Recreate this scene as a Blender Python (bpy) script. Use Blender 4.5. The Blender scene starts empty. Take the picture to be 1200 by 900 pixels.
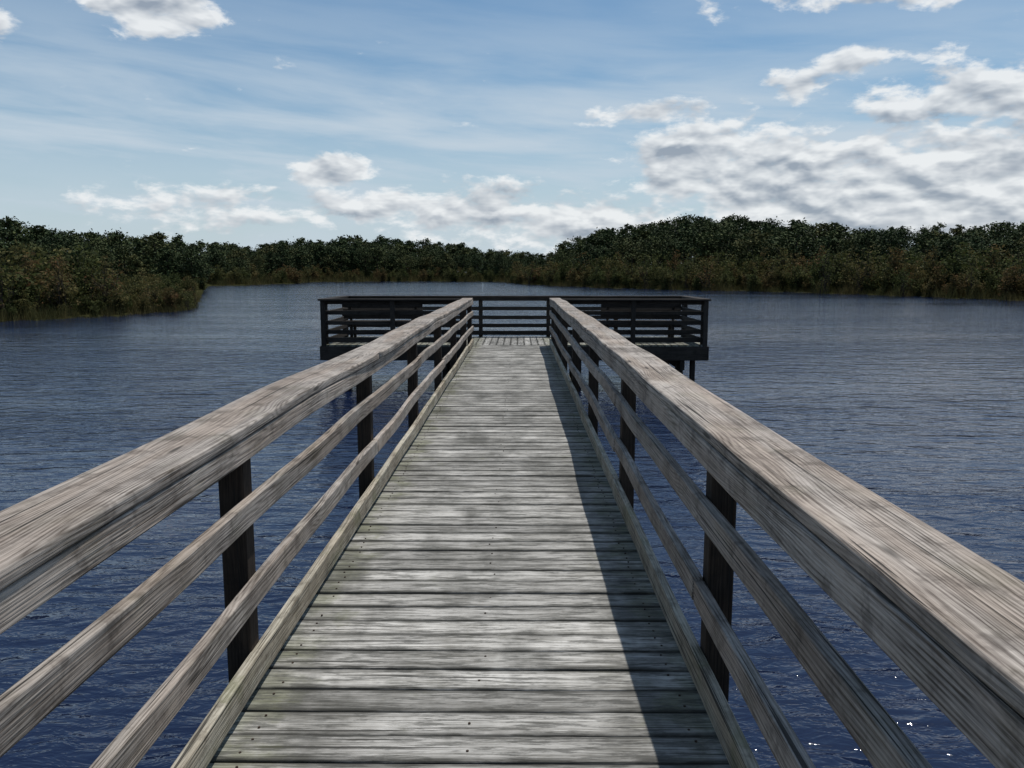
import bpy, bmesh, math, random
import numpy as np
from mathutils import Vector, Matrix
random.seed(7); rng=np.random.default_rng(7)
scene=bpy.context.scene
WZ=-0.9
D=math.radians

# ---------------------------------------------------------------- helpers
def link(o,parent=None):
    scene.collection.objects.link(o)
    if parent: o.parent=parent
    return o
def empty(name,loc=(0,0,0)):
    e=bpy.data.objects.new(name,None); e.empty_display_size=.3; e.location=loc
    return link(e)

class NT:
    def __init__(s,tree): s.t=tree; s.n=tree.nodes; s.l=tree.links
    def new(s,typ,**k):
        n=s.n.new(typ)
        for a,b in k.items(): setattr(n,a,b)
        return n
    def put(s,sock,v):
        if isinstance(v,bpy.types.NodeSocket): s.l.new(v,sock)
        else: sock.default_value=v
    def m(s,op,a,b=None,c=None,clamp=False):
        n=s.new('ShaderNodeMath',operation=op); n.use_clamp=clamp
        s.put(n.inputs[0],a)
        if b is not None: s.put(n.inputs[1],b)
        if c is not None: s.put(n.inputs[2],c)
        return n.outputs[0]
    def vmul(s,v,xyz):
        n=s.new('ShaderNodeVectorMath',operation='MULTIPLY'); s.put(n.inputs[0],v); n.inputs[1].default_value=xyz
        return n.outputs[0]
    def noise(s,v,scale,detail=4,rough=.55,dist=0.):
        n=s.new('ShaderNodeTexNoise'); s.put(n.inputs['Vector'],v)
        n.inputs['Scale'].default_value=scale; n.inputs['Detail'].default_value=detail
        n.inputs['Roughness'].default_value=rough; n.inputs['Distortion'].default_value=dist
        return n.outputs[0]
    def comb(s,x,y,z):
        n=s.new('ShaderNodeCombineXYZ')
        for i,v in enumerate((x,y,z)): s.put(n.inputs[i],v)
        return n.outputs[0]
    def sep(s,v):
        n=s.new('ShaderNodeSeparateXYZ'); s.put(n.inputs[0],v); return n.outputs
    def rng(s,v,a,b,c=0.,d=1.,smooth=True):
        n=s.new('ShaderNodeMapRange',interpolation_type='SMOOTHSTEP' if smooth else 'LINEAR')
        s.put(n.inputs[0],v)
        for i,x in enumerate((a,b,c,d)): s.put(n.inputs[i+1],x)
        return n.outputs[0]
    def mix(s,f,a,b,bt='MIX'):
        n=s.new('ShaderNodeMix',data_type='RGBA',blend_type=bt)
        s.put(n.inputs[0],f)
        s.put(n.inputs[6],a if not isinstance(a,tuple) else (*a,1)[:4])
        s.put(n.inputs[7],b if not isinstance(b,tuple) else (*b,1)[:4])
        return n.outputs[2]
    def attr(s,name):
        return s.new('ShaderNodeAttribute',attribute_name=name)

def newmat(name):
    m=bpy.data.materials.new(name); m.use_nodes=True
    t=NT(m.node_tree); t.n.clear()
    out=t.new('ShaderNodeOutputMaterial'); b=t.new('ShaderNodeBsdfPrincipled')
    t.l.new(b.outputs[0],out.inputs[0])
    return m,t,b,out

# ---------------------------------------------------------------- materials
def wood(name,light,dark,crack=(.02,.018,.016),moss=0.,warm=None,deck=False,rings=.35,bump=.004,vr=(.7,1.18)):
    m,t,b,out=newmat(name)
    bc=t.attr('bc').outputs['Vector']; rn=t.attr('rnd').outputs['Fac']
    x,y,z=t.sep(bc)
    geo=t.new('ShaderNodeNewGeometry').outputs['Position']
    fib=t.noise(t.vmul(bc,(3.0,130,130)),1.,4,.68)
    fine=t.noise(t.vmul(bc,(14,420,420)),1.,2,.6)
    warp=t.noise(t.vmul(bc,(.9,5,5)),1.3,1,.5,.4)
    ph=t.m('ADD',t.m('MULTIPLY',t.m('ADD',y,z),520.),t.m('MULTIPLY',warp,70.))
    ring=t.m('POWER',t.m('MULTIPLY_ADD',t.m('SINE',ph),.5,.5),.6)
    blot=t.noise(geo,2.8,5,.65)
    f=t.rng(fib,.32,.68)
    f=t.m('ADD',t.m('MULTIPLY',f,1-rings),t.m('MULTIPLY',ring,rings))
    f=t.m('ADD',f,t.m('MULTIPLY',t.m('SUBTRACT',fine,.5),1.0))
    f=t.m('ADD',f,t.m('MULTIPLY',t.m('SUBTRACT',blot,.47),1.7),clamp=True)
    col=t.mix(f,dark,light)
    if warm:
        w=t.rng(t.noise(t.vmul(bc,(.8,6,6)),1.1,2),.42,.62)
        col=t.mix(t.m('MULTIPLY',w,.5),col,t.mix(f,tuple(c*.4 for c in warm),tuple(c*1.1 for c in warm)))
    v=t.rng(rn,0,1,vr[0],vr[1],False)
    hsv=t.new('ShaderNodeHueSaturation'); t.put(hsv.inputs['Value'],v); t.put(hsv.inputs['Color'],col)
    col=hsv.outputs[0]
    crf=t.rng(t.noise(t.vmul(bc,(.9,85,85)),1.,2,.5),.65,.69)
    col=t.mix(t.m('MULTIPLY',crf,.88),col,crack)
    if not deck:
        vo=t.new('ShaderNodeTexVoronoi'); t.put(vo.inputs['Vector'],t.vmul(bc,(1.6,9.,9.))); vo.inputs['Scale'].default_value=1.
        kn=t.rng(vo.outputs['Distance'],.05,.12,1.,0.)
        col=t.mix(t.m('MULTIPLY',kn,.75),col,crack)
        li=t.noise(geo,9.,4,.7)
        col=t.mix(t.m('MULTIPLY',t.rng(li,.52,.68),.5),col,tuple(c*.8 for c in dark))
    if moss>0:
        gx=t.sep(geo)[0]
        mn=t.noise(geo,5.,4,.65)
        if deck:
            edge=t.rng(t.m('ABSOLUTE',gx),.45,.80)
            mk=t.m('MULTIPLY',t.rng(t.m('ADD',mn,t.m('MULTIPLY',edge,.28)),.60,.84),moss)
        else: mk=t.m('MULTIPLY',t.rng(mn,.48,.7),moss)
        col=t.mix(mk,col,(.12,.13,.055))
    if deck:
        st=t.noise(t.vmul(geo,(1.3,.6,1)),1.6,5,.65)
        col=t.mix(t.m('MULTIPLY',t.rng(st,.46,.68),.60),col,(.06,.06,.053))
        st2=t.noise(t.vmul(bc,(3.4,26,26)),1.6,5,.75)
        col=t.mix(t.m('MULTIPLY',t.rng(st2,.47,.60),.70),col,(.05,.05,.045))
        ed=t.rng(t.m('ABSOLUTE',t.attr('lat').outputs['Fac']),.035,.07)
        ed=t.m('MULTIPLY',ed,t.rng(t.noise(t.vmul(bc,(6,20,20)),1.,3),.22,.6))
        col=t.mix(t.m('MULTIPLY',ed,.85),col,(.028,.028,.024))
    t.put(b.inputs['Base Color'],col)
    b.inputs['Roughness'].default_value=.85; b.inputs['Specular IOR Level'].default_value=.2
    bn=t.noise(t.vmul(bc,(3.0,130,130)),1.,2,.6)
    h=t.m('SUBTRACT',bn,t.m('MULTIPLY',crf,.9))
    bp=t.new('ShaderNodeBump'); bp.inputs['Strength'].default_value=.85; bp.inputs['Distance'].default_value=bump
    t.put(bp.inputs['Height'],h); t.l.new(bp.outputs[0],b.inputs['Normal'])
    return m

M_deck=wood('weathered_deck_wood',(.50,.49,.465),(.14,.135,.12),moss=.5,deck=True,rings=.15,vr=(.62,1.15))
M_rail=wood('weathered_rail_wood',(.40,.362,.325),(.068,.055,.046),moss=.10,warm=(.30,.235,.185),rings=.42,vr=(.8,1.12),bump=.004)
M_low=wood('mossy_rail_wood',(.42,.39,.32),(.09,.075,.055),moss=.45,warm=(.31,.25,.18),rings=.3)
M_post=wood('damp_post_wood',(.06,.044,.033),(.02,.015,.012),rings=.25)
M_dark=wood('dark_backlit_platform_wood',(.05,.043,.037),(.017,.014,.012),rings=.2)  # dark wet wood, with the platform's backlit shade also put into the colour

def simple(name,col,rough=.6,metal=0.):
    m,t,b,out=newmat(name)
    n=t.noise(t.new('ShaderNodeTexCoord').outputs['Object'],30,2)
    c=t.mix(n,tuple(c*.6 for c in col),tuple(c*1.3 for c in col)); t.put(b.inputs['Base Color'],c)
    b.inputs['Roughness'].default_value=rough; b.inputs['Metallic'].default_value=metal
    b.inputs['Specular IOR Level'].default_value=.1
    return m
M_screw=simple('rusty_screw',(.05,.035,.028),.6,.4)

def mk_water():
    m,t,b,out=newmat('lake_water')
    p=t.new('ShaderNodeNewGeometry').outputs['Position']
    n1=t.noise(t.vmul(p,(.7,1.7,1)),1.7,2,.5,.5)
    n2=t.noise(t.vmul(p,(1.0,2.0,1)),5.0,3,.6,.5)
    n0=t.noise(t.vmul(p,(.05,.16,1)),1.,3,.6)
    h=t.m('ADD',t.m('MULTIPLY',n1,.075),t.m('MULTIPLY',n2,.022))
    h=t.m('MULTIPLY',h,t.rng(n0,.3,.7,.5,1.3))
    bp=t.new('ShaderNodeBump'); bp.inputs['Strength'].default_value=1.; bp.inputs['Distance'].default_value=1.
    t.put(bp.inputs['Height'],h); t.l.new(bp.outputs[0],b.inputs['Normal'])
    b.inputs['Base Color'].default_value=(.006,.012,.036,1)
    b.inputs['Roughness'].default_value=.05; b.inputs['IOR'].default_value=1.40
    return m
M_water=mk_water()

def mk_ground():
    m,t,b,out=newmat('marsh_ground')
    p=t.new('ShaderNodeNewGeometry').outputs['Position']
    c=t.mix(t.noise(p,.8,5,.6),(.016,.018,.008),(.045,.044,.018)); t.put(b.inputs['Base Color'],c)
    b.inputs['Roughness'].default_value=1.; b.inputs['Specular IOR Level'].default_value=0.
    return m
M_ground=mk_ground()

def foliage(name,stops,transl=.3,k=.75):
    m,t,b,out=newmat(name)
    oi=t.new('ShaderNodeObjectInfo').outputs['Random']; rn=t.attr('rnd').outputs['Fac']
    f=t.m('ADD',t.m('MULTIPLY',oi,k),t.m('MULTIPLY',rn,1-k))
    cr=t.new('ShaderNodeValToRGB'); t.put(cr.inputs[0],f)
    els=cr.color_ramp.elements
    while len(els)<len(stops): els.new(.5)
    for e,(ps,c) in zip(els,stops): e.position=ps; e.color=(*c,1)
    v=t.rng(rn,0,1,.5,1.45,False)
    hsv=t.new('ShaderNodeHueSaturation'); t.put(hsv.inputs['Value'],v); t.put(hsv.inputs['Color'],cr.outputs[0])
    t.put(b.inputs['Base Color'],hsv.outputs[0]); b.inputs['Roughness'].default_value=.75
    b.inputs['Specular IOR Level'].default_value=.1
    if transl>0:
        tr=t.new('ShaderNodeBsdfTranslucent'); t.put(tr.inputs[0],hsv.outputs[0])
        mx=t.new('ShaderNodeMixShader'); mx.inputs[0].default_value=transl
        t.l.new(b.outputs[0],mx.inputs[1]); t.l.new(tr.outputs[0],mx.inputs[2]); t.l.new(mx.outputs[0],out.inputs[0])
    return m
M_tree=foliage('forest_foliage',[(0,(.024,.040,.016)),(.5,(.036,.051,.020)),(.8,(.055,.066,.024)),(.97,(.075,.066,.025))],0)
M_shrub=foliage('shrub_foliage',[(0,(.040,.056,.018)),(.45,(.066,.075,.026)),(.72,(.100,.086,.033)),(.90,(.105,.066,.030)),(1,(.11,.052,.026))],.35,.7)
M_grass=foliage('marsh_grass',[(0,(.06,.065,.022)),(.5,(.10,.09,.035)),(1,(.14,.11,.046))],.25)
M_bark=simple('bark',(.05,.04,.032),.9)

# ---------------------------------------------------------------- beam builder
class MB:
    def __init__(s): s.v=[];s.f=[];s.bc=[];s.r=[];s.lat=[]
    def beam(s,p0,p1,w,h,up=(0,0,1),ch=.006,k=1,n=1,warp=(0,0),r=None,wf=None):
        p0=Vector(p0);p1=Vector(p1);ax=p1-p0;L=ax.length;ax.normalize()
        up=Vector(up);side=ax.cross(up).normalized();up=side.cross(ax).normalized()
        if r is None: r=random.random()
        off=random.uniform(-40,40);off2=random.uniform(-2,2)
        cs=[]
        for cx,cy,a0 in ((1,1,0),(-1,1,90),(-1,-1,180),(1,-1,270)):
            for i in range(k+1):
                a=D(a0+90*i/k)
                cs.append((cx*(w/2-ch)+ch*math.cos(a),cy*(h/2-ch)+ch*math.sin(a)))
        m=len(cs);base=len(s.v)
        ph=[random.uniform(0,6.28) for _ in range(4)]
        for j in range(n+1):
            q=j/n;d=q*L
            if wf:
                ws,wu=wf((p0+ax*d).y)
            else:
                ws=warp[0]*(math.sin(d*1.3+ph[0])+.5*math.sin(d*3.1+ph[1]))
                wu=warp[1]*(math.sin(d*1.5+ph[2])+.5*math.sin(d*3.7+ph[3]))
            c=p0+ax*d+side*ws+up*wu
            for a,b_ in cs:
                s.v.append(c+side*a+up*b_); s.bc.append((d+off,a+off2,b_+off2*.7)); s.r.append(r); s.lat.append(a)
        for j in range(n):
            for i in range(m):
                a=base+j*m+i;b_=base+j*m+(i+1)%m
                s.f.append((a,b_,b_+m,a+m))
        s.f.append(tuple(base+i for i in range(m))[::-1])
        s.f.append(tuple(base+n*m+i for i in range(m)))
    def build(s,name,mat,parent=None,smooth=False):
        me=bpy.data.meshes.new(name); me.from_pydata([tuple(v) for v in s.v],[],s.f)
        a=me.attributes.new('bc','FLOAT_VECTOR','POINT'); a.data.foreach_set('vector',np.array(s.bc,'f').ravel())
        a=me.attributes.new('rnd','FLOAT','POINT'); a.data.foreach_set('value',np.array(s.r,'f'))
        a=me.attributes.new('lat','FLOAT','POINT'); a.data.foreach_set('value',np.array(s.lat,'f'))
        bm=bmesh.new(); bm.from_mesh(me); bmesh.ops.recalc_face_normals(bm,faces=bm.faces); bm.to_mesh(me); bm.free()
        me.materials.append(mat)
        o=bpy.data.objects.new(name,me); link(o,parent)
        if smooth:
            me.polygons.foreach_set('use_smooth',[True]*len(me.polygons))
            wn=o.modifiers.new('weighted_normals','WEIGHTED_NORMAL'); wn.mode='FACE_AREA'; wn.weight=90
        return o

Y0=-13.0; Y1=16.4
posts=[2.75+2.4*i for i in range(-6,6)]+[16.33]
# ---------------------------------------------------------------- boardwalk
bw=empty('boardwalk')
mb=MB(); y=Y0
scr=[]
while y<Y1-.1:
    w=.1375+random.uniform(-.002,.002)
    z=random.uniform(-.003,.003)
    e0=random.uniform(-.01,.01)
    mb.beam((-.83+e0,y+w/2,-.019+z+random.uniform(-.002,.002)),(.83+e0,y+w/2+random.uniform(-.003,.003),-.019+z),w,.038,n=5,ch=.006,k=2,warp=(.0018,.0015))
    for sx in (-.72,.72):
        for dy in (.035,.105):
            if random.random()<.9: scr.append((sx+random.uniform(-.012,.012),y+dy+random.uniform(-.006,.006),z))
    if random.random()<.6: scr.append((random.uniform(-.015,.03),y+random.uniform(.04,.1),z))
    y+=w+random.uniform(.005,.011)
mb.build('deck_boards',M_deck,bw)
bm=bmesh.new()
for x,yy,z in scr:
    bmesh.ops.create_cone(bm,cap_ends=True,segments=8,radius1=.0045,radius2=.0045,depth=.004,matrix=Matrix.Translation((x,yy,z+.0008)))
me=bpy.data.meshes.new('screws');bm.to_mesh(me);bm.free();me.materials.append(M_screw);link(bpy.data.objects.new('screws',me),bw)
mb=MB()
for x in (-.80,0,.80):
    mb.beam((x,Y0,-.15),(x,Y1,-.15),.038,.22)
for p in posts[:-1]:
    for dy in (-.066,.066):
        mb.beam((-.98,p+dy,-.37),(.98,p+dy,-.37),.038,.21)
mb.build('joists',M_post,bw)

# ---------------------------------------------------------------- railings
def side_railing(sg):
    e=empty('wooden_railing')
    ps=MB()
    for p in posts:
        ps.beam((sg*.866,p,-3.2),(sg*.866+random.uniform(-.006,.006),p+random.uniform(-.01,.01),.925),.09,.09,up=(0,1,0),ch=.005)
    ps.build('posts',M_post,e)
    q=[random.uniform(0,6.28) for _ in range(6)]
    def wf(yv):   # one slow wave shared by all boards of this hand rail so joints stay flush
        s_=.008*math.sin(yv*1.05+q[0])+.004*math.sin(yv*2.6+q[1])
        u_=.006*math.sin(yv*1.3+q[2])+.003*math.sin(yv*3.3+q[3])
        if sg<0: s_+=.022*math.exp(-((yv-5.0)/1.0)**2)
        return s_,u_
    cap=MB(); j=[Y0]+([-4.45,-.6,5.15,9.95,14.75] if sg<0 else [-4.45,.35,7.55,12.35])+[Y1+.02]
    for a,b_ in zip(j[:-1],j[1:]):
        n=max(3,int((b_-a)/.2))
        cap.beam((sg*.895,a+.0015,.957),(sg*.895,b_-.0015,.957),.225,.042,ch=.010,k=3,n=n,wf=wf)
    cap.build('cap_rail',M_rail,e,True)
    r=MB()
    j2=[Y0]+([-4.45,.35,7.55,12.35] if sg<0 else [-2.05,5.15,9.95])+[Y1]
    fh=.078 if sg<0 else .094
    for a,b_ in zip(j2[:-1],j2[1:]):
        n=max(3,int((b_-a)/.2))
        r.beam((sg*.803,a+.0015,.933-fh/2),(sg*.803,b_-.0015,.933-fh/2),.036,fh,ch=.006,k=2,n=n,wf=lambda yv:(wf(yv)[0]*.4,wf(yv)[1]))
    for z,js in ((.665,[-4.45,.35,5.15,9.95,14.75] if sg>0 else [-4.45,.35,7.55,12.35]),(.365,[-2.05,2.75,5.15,9.95] if sg>0 else [-2.05,5.15,9.95])):
        js=[Y0]+js+[Y1]
        zz=[z+random.uniform(-.009,.009) for _ in js]
        for i,(a,b_) in enumerate(zip(js[:-1],js[1:])):
            n=max(3,int((b_-a)/.3))
            r.beam((sg*.801,a+.003,zz[i]),(sg*.801,b_-.003,zz[i+1]+random.uniform(-.004,.004)),.038,.09,ch=.006,k=2,n=n,warp=(.003,.007))
    r.build('horizontal_rails',M_rail,e,True)
    lo=MB(); js=[Y0,-6.85,-2.05,5.15,9.95,14.75,Y1]
    for a,b_ in zip(js[:-1],js[1:]):
        lo.beam((sg*.800,a+.003,.082),(sg*.800,b_-.003,.082+random.uniform(-.003,.003)),.040,.105,ch=.006,k=2,n=14,warp=(.004,.003))
    lo.build('toe_rail',M_low,e,True)
side_railing(-1); side_railing(1)

# ---------------------------------------------------------------- platform
PX0,PX1,PY0,PY1=-3.95,4.05,16.42,18.65
pf=empty('fishing_platform')
mb=MB(); x=PX0
while x<PX1-.05:
    mb.beam((x+.069,PY0,-.019+random.uniform(-.002,.002)),(x+.069,PY1,-.019),.138,.038,n=3)
    x+=.1455
mb.build('deck_boards',M_deck,pf)
mb=MB()
mb.beam((PX0,PY0-.03,-.17),(PX1,PY0-.03,-.17),.04,.29); mb.beam((PX0,PY1+.02,-.17),(PX1,PY1+.02,-.17),.04,.29)
mb.beam((PX0-.02,PY0,-.17),(PX0-.02,PY1,-.17),.04,.29); mb.beam((PX1+.02,PY0,-.17),(PX1+.02,PY1,-.17),.04,.29)
for yy in (16.9,17.5,18.1): mb.beam((PX0,yy,-.14),(PX1,yy,-.14),.04,.2)
for xx in (-3.5,-1.4,1.4,3.55):
    mb.beam((xx,PY0-.01,-.42),(xx,PY1,-.42),.09,.2)
    for yy in (16.75,18.3):
        mb.beam((xx,yy,-3.2),(xx,yy,-.3),.15,.15,up=(0,1,0),ch=.02)
for sx in (3.83,-3.8): mb.beam((sx,16.75,-3.2),(sx,16.75,-.3),.10,.10,up=(0,1,0))
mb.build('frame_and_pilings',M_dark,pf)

pr=empty('platform_railing')
mb=MB(); cp=MB()
def run(a,b_,npost,inn):
    a=Vector((*a,0));b_=Vector((*b_,0));inn=Vector((*inn,0))
    for i in range(npost):
        q=a.lerp(b_,i/(npost-1))
        mb.beam(q+Vector((0,0,-.3)),q+Vector((0,0,.915)),.09,.09,up=(0,1,0))
    o=inn*.066
    for z,h in ((.885,.09),(.665,.085),(.46,.085),(.27,.085),(.10,.10)):
        mb.beam(a+o+Vector((0,0,z)),b_+o+Vector((0,0,z+random.uniform(-.004,.004))),.036,h,n=6,warp=(.002,.003))
    d=(b_-a).normalized()*.08
    cp.beam(a-d+Vector((0,0,.937+random.uniform(-.001,.001))),b_+d+Vector((0,0,.937)),.2,.038,n=6)
run((PX0+.05,PY0+.0),(-1.02,PY0+.0),3,(0,1))
run((1.02,PY0+.0),(PX1-.05,PY0+.0),3,(0,1))
run((PX0+.05,PY1-.05),(PX1-.05,PY1-.05),6,(0,-1))
run((PX0+.05,PY0+.2),(PX0+.05,PY1-.2),2,(1,0))
run((PX1-.05,PY0+.2),(PX1-.05,PY1-.2),2,(-1,0))
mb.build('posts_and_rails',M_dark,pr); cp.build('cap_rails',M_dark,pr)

for cx in (-2.75,2.75):
    be=empty('wooden_bench',(cx,17.05,0))
    s=MB()
    for i in range(4): s.beam((-.85,.05+i*.1,.44),(.85,.05+i*.1,.44),.085,.038)
    s.build('seat',M_dark,be)
    s=MB()
    for i,z in enumerate((.56,.68,.80)): s.beam((-.85,-.03-.03*i,z),(.85,-.03-.03*i,z),.03,.085)
    s.build('backrest',M_dark,be)
    s=MB()
    for lx in (-.7,.7):
        s.beam((lx,.0,0),(lx,-.0,.42),.06,.06,up=(0,1,0)); s.beam((lx,.36,0),(lx,.36,.42),.06,.06,up=(0,1,0))
        s.beam((lx,.02,.4),(lx,-.07,.86),.05,.035,up=(0,1,0)); s.beam((lx,-.03,.39),(lx,.4,.39),.04,.06)
    s.build('legs',M_dark,be)

# ---------------------------------------------------------------- terrain
RA=[-180,-150,-120,-95,-70,-50,-33,-28,-25,-23,-21.9,-21.2,-18,-15.5,-14.5,-8,-1,.3,5.6,11.7,17.4,22.9,27.9,32.5,45,70,95,120,150,180]
RR=[12,13,20,38,40,42,46,48,51,54,58,148,160,178,205,212,200,158,124,110,105,94,86,80,72,62,40,20,13,12]
def Rs(az): return float(np.interp(az,RA,RR))
def wob(az): return 1+.012*math.sin(az*1.7)+.012*math.sin(az*4.1+1)+.006*math.sin(az*11.3)
def R(az): return Rs(az)*wob(az)
def hill(az,d):
    a=float(np.interp(az,[-40,-32,-26,-15,1,4,12,35,60],[1.2,.6,.0,.4,.8,2.5,4,3,2]))
    return a*min(1,max(0,(d-8)/60))
def gz(az,r):
    d=r-R(az)
    return float(np.interp(d,[-12,-1,.6,10],[-3,WZ-.35,WZ+.05,WZ+.22]))+(hill(az,d) if d>0 else 0)
azs=sorted(set(list(np.arange(-180,180,2.0))+list(np.arange(-60,60,.25))))
ds=[-12,-4,-1,.6,4,10,25,45,70,120,300,1000,3000]
V=[(0,0,-3.)];F=[]
n=len(azs)
for d in ds:
    for a in azs:
        r=max(R(a)+d,1.+(d+12)*.05); V.append((r*math.sin(D(a)),r*math.cos(D(a)),gz(a,r)))
for i in range(n): F.append((0,1+(i+1)%n,1+i))
for k in range(len(ds)-1):
    for i in range(n):
        a=1+k*n+i;b_=1+k*n+(i+1)%n; F.append((a,b_,b_+n,a+n))
me=bpy.data.meshes.new('ground');me.from_pydata(V,[],F);me.materials.append(M_ground)
bm=bmesh.new();bm.from_mesh(me);bmesh.ops.recalc_face_normals(bm,faces=bm.faces)
bm.to_mesh(me);bm.free();link(bpy.data.objects.new('ground',me))
bm=bmesh.new();bmesh.ops.create_circle(bm,cap_ends=True,segments=96,radius=320)
me=bpy.data.meshes.new('lake_water');bm.to_mesh(me);bm.free();me.materials.append(M_water)
o=link(bpy.data.objects.new('lake_water',me));o.location=(0,0,WZ)

# ---------------------------------------------------------------- vegetation prototypes
def quads(C,size,elong=1.6,upb=0.):
    N=len(C)
    a=rng.normal(size=(N,3)); a[:,2]+=upb; a/=np.linalg.norm(a,axis=1)[:,None]
    b=rng.normal(size=(N,3)); b-=a*(a*b).sum(1)[:,None]; b/=np.linalg.norm(b,axis=1)[:,None]
    s=size*rng.uniform(.6,1.35,(N,1))
    u=a*s*elong*.5; v=b*s*.5
    P=np.stack([C-u,C+v*.9,C+u,C-v*.9],1)
    return P.reshape(-1,3)
def tube(V,F,R_,pts,rad,seg=5):
    base=len(V)
    for (p,r) in zip(pts,rad):
        for i in range(seg):
            t=6.283*i/seg; V.append((p[0]+r*math.cos(t),p[1]+r*math.sin(t),p[2])); R_.append(.3)
    for j in range(len(pts)-1):
        for i in range(seg):
            a=base+j*seg+i;b_=base+j*seg+(i+1)%seg; F.append((a,b_,b_+seg,a+seg))
def proto(name,kind):
    V=[];F=[];RR_=[]
    if kind in('pine','oak'):
        H=10.
        bx,by=rng.uniform(-.6,.6,2)
        tp=[(bx*(q**2),by*(q**2),H*q*.97) for q in (0,.2,.4,.6,.8,1)]
        tube(V,F,RR_,tp,[.2,.16,.13,.1,.06,.02],6)
        cl=[]
        nb=int(rng.integers(24,34)) if kind=='pine' else 36
        q0=rng.uniform(.15,.4); wid=rng.uniform(1.8,2.8); top=rng.uniform(.35,.7)
        for i in range(nb):
            if kind=='pine':
                q=q0+(.99-q0)*((i+.5)/nb); L=(wid*(1-q)**.5+top)*rng.uniform(.4,1.25)
                rise=.25
            else:
                q=.12+.85*((i+.5)/nb); L=2.7*math.sqrt(max(.06,1-((q-.5)/.52)**2))*rng.uniform(.55,1.1)
                rise=.5
            t=rng.uniform(0,6.283); c=(bx*q*q,by*q*q,H*q*.95)
            e=(c[0]+L*math.cos(t),c[1]+L*math.sin(t),c[2]+L*rise*rng.uniform(.2,1))
            mid=((c[0]+e[0])/2,(c[1]+e[1])/2,(c[2]+e[2])/2-.05)
            tube(V,F,RR_,[c,mid,e],[.05,.035,.015],3)
            for s_ in ((.55,.5),(1.,.6)):
                cc=np.array(c)*(1-s_[0])+np.array(e)*s_[0]
                cl.append((cc,s_[1]*rng.uniform(.7,1.4)))
        cl.append((np.array((bx,by,H*.98)),.4))
        nF=len(F);Cs=[];rr=[]
        for cc,s_ in cl:
            k=36
            sg_=.66 if kind=='pine' else .85
            pts=rng.normal(size=(k,3))*np.array((s_,s_,s_*.6))*sg_+cc
            Cs.append(pts); rr.append(np.clip(rng.uniform(.1,.9)+rng.normal(size=k)*.12,0,1))
        Cs=np.concatenate(Cs);rr=np.concatenate(rr); P=quads(Cs,.27,1.8 if kind=='pine' else 1.3)
    elif kind in('shrub','twig'):
        cl=[]
        tw=kind=='twig'
        for i in range(14 if tw else 20):
            t=rng.uniform(0,6.283);sp=rng.uniform(.1,1.05);h=rng.uniform(1.0,2.9)*(1.1-.35*sp) if tw else rng.uniform(1.3,3.4)*(1.1-.35*sp)
            b0=(rng.uniform(-.35,.35),rng.uniform(-.35,.35),0);e=(sp*math.cos(t),sp*math.sin(t),h)
            mid=((b0[0]+e[0])*.42+rng.normal()*.05,(b0[1]+e[1])*.42,h*.55)
            tube(V,F,RR_,[b0,mid,e],[.025,.018,.008],3)
            if tw:
                for q in rng.uniform(.35,.95,4):
                    c0=np.array(mid)*(1-q)+np.array(e)*q if q>.5 else np.array(b0)*(1-q)+np.array(mid)*q
                    dv=rng.normal(size=3)*.3; dv[2]=abs(dv[2])+.2
                    tube(V,F,RR_,[tuple(c0),tuple(c0+dv)],[.012,.005],3)
                    cl.append((c0+dv,.16))
            else:
                for q in np.linspace(.12,1,7):
                    cc=(1-q)*np.array(b0)+q*np.array(e)
                    cl.append((cc,.26*(1.15-.5*q)))
        nF=len(F);Cs=[];rr=[]
        for cc,s_ in cl:
            k=5 if tw else 17
            Cs.append(rng.normal(size=(k,3))*s_*np.array((1,1,.8))+cc); rr.append(np.clip(rng.uniform(.1,.9)+rng.normal(size=k)*.15,0,1))
        Cs=np.concatenate(Cs);Cs[:,2]=np.maximum(Cs[:,2],.03);rr=np.concatenate(rr);P=quads(Cs,.10 if tw else .125,1.8)
    else: # grass tuft
        nF=0;N=120
        C=rng.normal(size=(N,2))*.55;h=rng.uniform(.5,1.7,N);ln=rng.normal(size=(N,2))*.25;t=rng.uniform(0,3.14,N)
        w=.018
        P=np.zeros((N,4,3))
        dx=np.cos(t)*w;dy=np.sin(t)*w
        P[:,0]=np.stack([C[:,0]-dx,C[:,1]-dy,0*h],1);P[:,1]=np.stack([C[:,0]+dx,C[:,1]+dy,0*h],1)
        P[:,2]=np.stack([C[:,0]+ln[:,0]*h+dx*.3,C[:,1]+ln[:,1]*h+dy*.3,h],1)
        P[:,3]=np.stack([C[:,0]+ln[:,0]*h-dx*.3,C[:,1]+ln[:,1]*h-dy*.3,h],1)
        P=P.reshape(-1,3);rr=rng.uniform(0,1,N)
    base=len(V)
    allV=(V+[tuple(p) for p in P]); nq=len(P)//4
    F=F+[(base+4*i,base+4*i+1,base+4*i+2,base+4*i+3) for i in range(nq)]
    me=bpy.data.meshes.new(name);me.from_pydata(allV,[],F)
    a=me.attributes.new('rnd','FLOAT','POINT');a.data.foreach_set('value',np.concatenate([np.array(RR_,'f'),np.repeat(rr,4)]).astype('f'))
    me.materials.append(M_bark);me.materials.append({'pine':M_tree,'oak':M_tree,'shrub':M_shrub,'twig':M_shrub}.get(kind,M_grass))
    mi=np.ones(len(F),'i');mi[:nF]=0;me.polygons.foreach_set('material_index',mi)
    return me
pines=[proto('pine_mesh',('pine')) for _ in range(8)]
oaks=[proto('broadleaf_mesh','oak') for _ in range(4)]
shrubs=[proto('shrub_mesh','shrub') for _ in range(5)]
twigs=[proto('twig_mesh','twig') for _ in range(3)]
tufts=[proto('grass_mesh','grass') for _ in range(3)]
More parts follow.
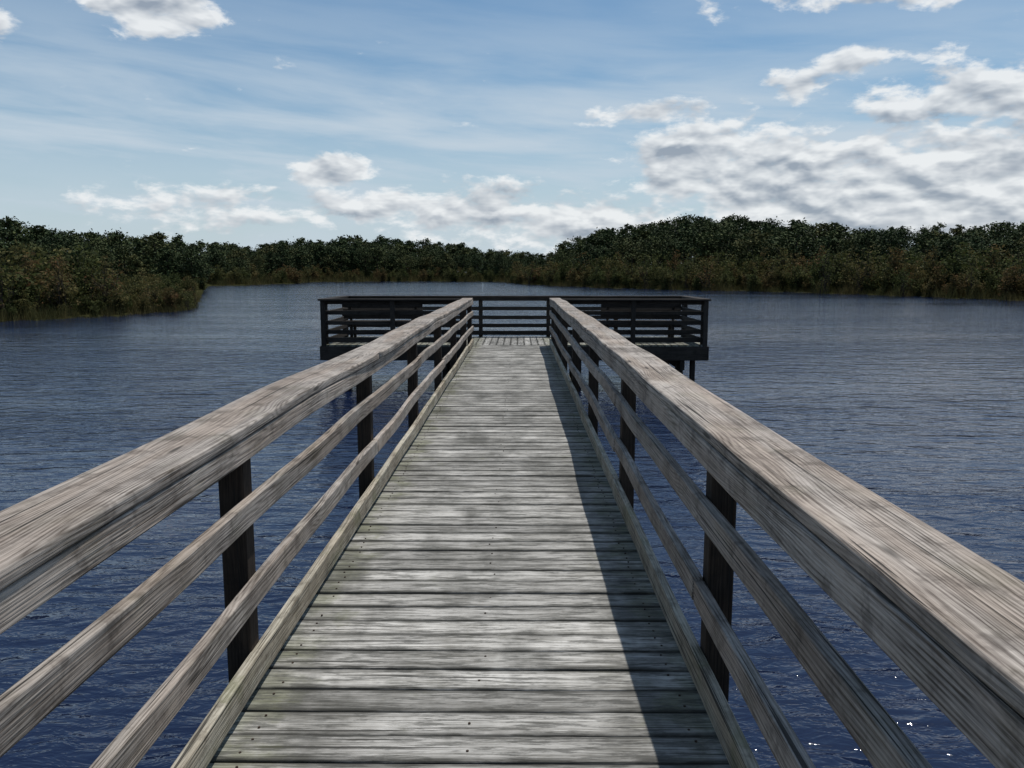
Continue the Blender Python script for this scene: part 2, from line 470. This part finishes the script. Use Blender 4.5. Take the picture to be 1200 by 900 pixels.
def inst(me,name,parent,az,r,sx,sz):
    o=bpy.data.objects.new(name,me)
    o.location=(r*math.sin(D(az)),r*math.cos(D(az)),gz(az,r)-.05)
    o.rotation_euler=(random.uniform(-.03,.03),random.uniform(-.03,.03),random.uniform(0,6.28)); o.scale=(sx,sx*random.uniform(.9,1.1),sz)
    scene.collection.objects.link(o); o.parent=parent
TA=[-60,-33,-30.5,-27.7,-23.7,-19.4,-18.3,-17.2,-12.6,-9.6,-5.4,-.5,2.3,3.2,5,8.1,11.7,15.7,18.5,22.9,26.9,30.2,32.5,60]
TE=[3.6,3.4,2.95,2.85,2.5,1.95,1.7,2.1,2.4,2.4,2.1,1.55,1.3,2.0,2.9,3.4,4.0,3.95,3.45,3.0,2.9,3.0,3.2,3.5]
forest=empty('distant_forest'); nt=0
for row in range(6):
    az=-48
    while az<48:
        st=max(R(az)+15,108 if az<-21 else 0)
        r=st+row*9+random.uniform(-4,4)
        zt=1.5+r*math.tan(D(float(np.interp(az,TA,TE))))
        g=gz(az,r)
        k=random.uniform(.84,.99) if row>2 else random.uniform(.58,.92)
        me=random.choice(pines if random.random()<.5 else oaks)
        if row>1 and random.random()<.10:
            k=random.uniform(.99,1.07); me=random.choice(pines)
        H=max(3.5,(zt-g)*k)
        s=H/10; inst(me,'tree',forest,az,r,s*random.uniform(.9,1.35)+.1,s); nt+=1
        az+=math.degrees((2.6+.25*H*.5)*random.uniform(.55,1.25)/r)
print('trees',nt)
sh=empty('shoreline_shrubs'); ns=0
def band(parent,meshes,a0,a1,d0,d1,dens,s0,s1,name):
    global ns
    az=a0
    while az<a1:
        r0=R(az)
        d=random.uniform(d0,d1)
        s=random.uniform(s0,s1); inst(random.choice(meshes),name,parent,az,r0+d,s*random.uniform(.9,1.3),s); ns+=1
        az+=math.degrees(random.uniform(.4,1.6)/dens/r0)
band(sh,shrubs,-48,-22.6,.1,3,2.4,.22,.5,'shrub')
band(sh,shrubs,-48,-27.4,2,8,1.8,.5,.95,'shrub')
band(sh,shrubs,-48,-28.0,5,15,1.8,.75,1.2,'shrub')
band(sh,shrubs,-28.4,-22.4,2,12,3.4,.28,.6,'shrub')
band(sh,twigs,-48,-26.0,.0,5,1.2,.5,1.1,'bare_shrub')
band(sh,twigs,-27,-21.9,-.6,3,1.8,.25,.65,'bare_shrub')
band(sh,shrubs,-48,-27.0,14,60,1.2,.6,1.05,'shrub')
band(sh,shrubs,-27.5,-22.1,12,40,3.5,.35,.7,'shrub')
band(sh,shrubs,-27.5,-22.1,40,92,3.0,.4,.8,'shrub')
band(sh,shrubs,-27.5,-21.2,85,104,1.4,.8,1.25,'shrub')
band(sh,shrubs,-21.6,-14,.5,14,1.2,.6,1.2,'shrub')
band(sh,shrubs,-15,0,.5,14,1.1,.6,1.2,'shrub')
band(sh,shrubs,0,48,.3,5,1.5,.5,1.0,'shrub')
band(sh,shrubs,0,48,4,16,2.0,.8,1.5,'shrub')
band(sh,twigs,0,48,.0,10,.8,.8,1.7,'bare_shrub')
mg=empty('marsh_grass')
band(mg,tufts,-48,-21.9,-.5,1.2,3.4,.2,.5,'tuft')
band(mg,tufts,-27,-21.9,1,14,3.0,.35,.7,'tuft')
band(mg,tufts,-21.0,0,.2,4,1.0,.6,1.2,'tuft')
band(mg,tufts,0,48,-.4,1.6,1.6,.3,.8,'tuft')
print('shrubs',ns)

# ---------------------------------------------------------------- sky
S=Vector((.215,.24,1.0)).normalized()
el=math.asin(S.z); azs_=math.atan2(S.x,S.y)
w=bpy.data.worlds.new('sky'); scene.world=w; w.use_nodes=True
t=NT(w.node_tree); t.n.clear()
out=t.new('ShaderNodeOutputWorld'); bg=t.new('ShaderNodeBackground'); t.l.new(bg.outputs[0],out.inputs[0])
sky=t.new('ShaderNodeTexSky',sky_type='NISHITA'); sky.sun_disc=False; sky.sun_elevation=el; sky.sun_rotation=azs_
sky.air_density=1.0; sky.dust_density=.8; sky.ozone_density=1.4
STR=.095
bg.inputs['Strength'].default_value=STR
d=t.new('ShaderNodeTexCoord').outputs['Generated']
x,y,z=t.sep(d)
U=t.m('MULTIPLY',t.m('ARCTAN2',x,y),57.2958)
Vv=t.m('MULTIPLY',t.m('ARCSINE',z),57.2958)
blobs=[(-24.0,16.8,4.2,2.2,1.25),(-33.3,14.2,2.2,1.2,1.05),(-12.6,6.9,3.2,1.2,1.2),(-3,4.2,5.5,2.1,1.15),(5,3.4,7.5,1.9,1.1),(-10,4.6,5,1.6,1.0),(-22,4.4,7,1.8,.8),
(13.6,7.2,6.0,3.3,1.22),(20.5,5.4,10,3.7,1.25),(29,5.6,9,3.8,1.25),(29.5,10.3,7,2.1,1.02),(9.6,10.7,5,.9,.88),(18.6,12,2.2,1.2,.95),(23,13.2,4.8,.9,.90),(27,17.2,13,1.4,.95),(11.7,18.4,4,1.,.86)]
pv=t.comb(t.m('MULTIPLY',U,.34),t.m('MULTIPLY',Vv,.74),3.3)
f0=t.noise(pv,1.,8,.60,.15)
fa=t.noise(pv,1.,3,.5,.15)
fb=t.noise(t.comb(t.m('MULTIPLY_ADD',U,.34,.10),t.m('MULTIPLY_ADD',Vv,.74,.38),3.3),1.,3,.5,.15)
lowf=t.noise(t.comb(t.m('MULTIPLY',U,.16),t.m('MULTIPLY',Vv,.5),8.),1.,3,.5)
acc=None
for bu,bv,ru,rv,am in blobs:
    a=t.m('MULTIPLY',t.m('SUBTRACT',U,bu),1/ru); b_=t.m('MULTIPLY',t.m('SUBTRACT',Vv,bv),1/rv)
    g=t.m('MULTIPLY_ADD',t.m('MULTIPLY',a,a),-am*.5,am); g=t.m('MULTIPLY_ADD',t.m('MULTIPLY',b_,b_),-am*.5,g)
    acc=g if acc is None else t.m('MAXIMUM',acc,g)
acc=t.m('MAXIMUM',acc,0.)
D0=t.m('ADD',t.m('MULTIPLY',acc,.48),t.m('MULTIPLY',f0,1.35))
mask=t.rng(D0,.86,1.12)
lit=t.m('MULTIPLY_ADD',t.m('SUBTRACT',fa,fb),3.2,.46)
lit=t.m('ADD',lit,t.m('MULTIPLY',t.m('SUBTRACT',lowf,.5),1.2))
lit=t.m('ADD',lit,t.m('MULTIPLY',t.m('SUBTRACT',f0,fa),1.4))
thick=t.rng(D0,.92,1.28)
lit=t.m('ADD',lit,t.m('MULTIPLY',t.m('SUBTRACT',1.,thick),.36),clamp=True)
ccol=t.mix(lit,(.30/STR,.35/STR,.42/STR),(.86/STR,.88/STR,.89/STR))
skyc=t.mix(1.,sky.outputs[0],(.82,1.0,1.04),'MULTIPLY')
ci=t.noise(t.comb(t.m('MULTIPLY',U,.06),t.m('MULTIPLY_ADD',U,.03,t.m('MULTIPLY',Vv,.42)),1.),1.,5,.55,.3)
ve=t.m('MULTIPLY',t.rng(ci,.22,.70),t.rng(Vv,9.,17.,.90,.22))
haze=t.m('MULTIPLY',t.rng(Vv,0.,15.,.9,0.),t.rng(lowf,.3,.6,.85,1.))
veil=t.m('MAXIMUM',ve,haze)
c=t.mix(veil,skyc,(.55/STR,.64/STR,.725/STR))
c=t.mix(t.m('MULTIPLY',mask,.9),c,ccol)
t.put(bg.inputs['Color'],c)
w.cycles.sampling_method='NONE'

# ---------------------------------------------------------------- sun + camera
L=bpy.data.lights.new('sun','SUN');L.energy=4.1;L.angle=D(.5);L.color=(1.,.95,.88)
lo=link(bpy.data.objects.new('sun',L));lo.rotation_euler=S.to_track_quat('Z','Y').to_euler();lo.location=(5,10,30)
cd=bpy.data.cameras.new('camera');cd.lens=27.9;cd.sensor_width=36;cd.clip_end=5000;cd.clip_start=.02
co=link(bpy.data.objects.new('camera',cd));co.location=(.15,0,1.5);co.rotation_euler=(D(90-8.02),0,D(.49))
scene.camera=co
scene.view_settings.view_transform='Standard'
try: scene.view_settings.look='None'
except: pass
scene.view_settings.exposure=0
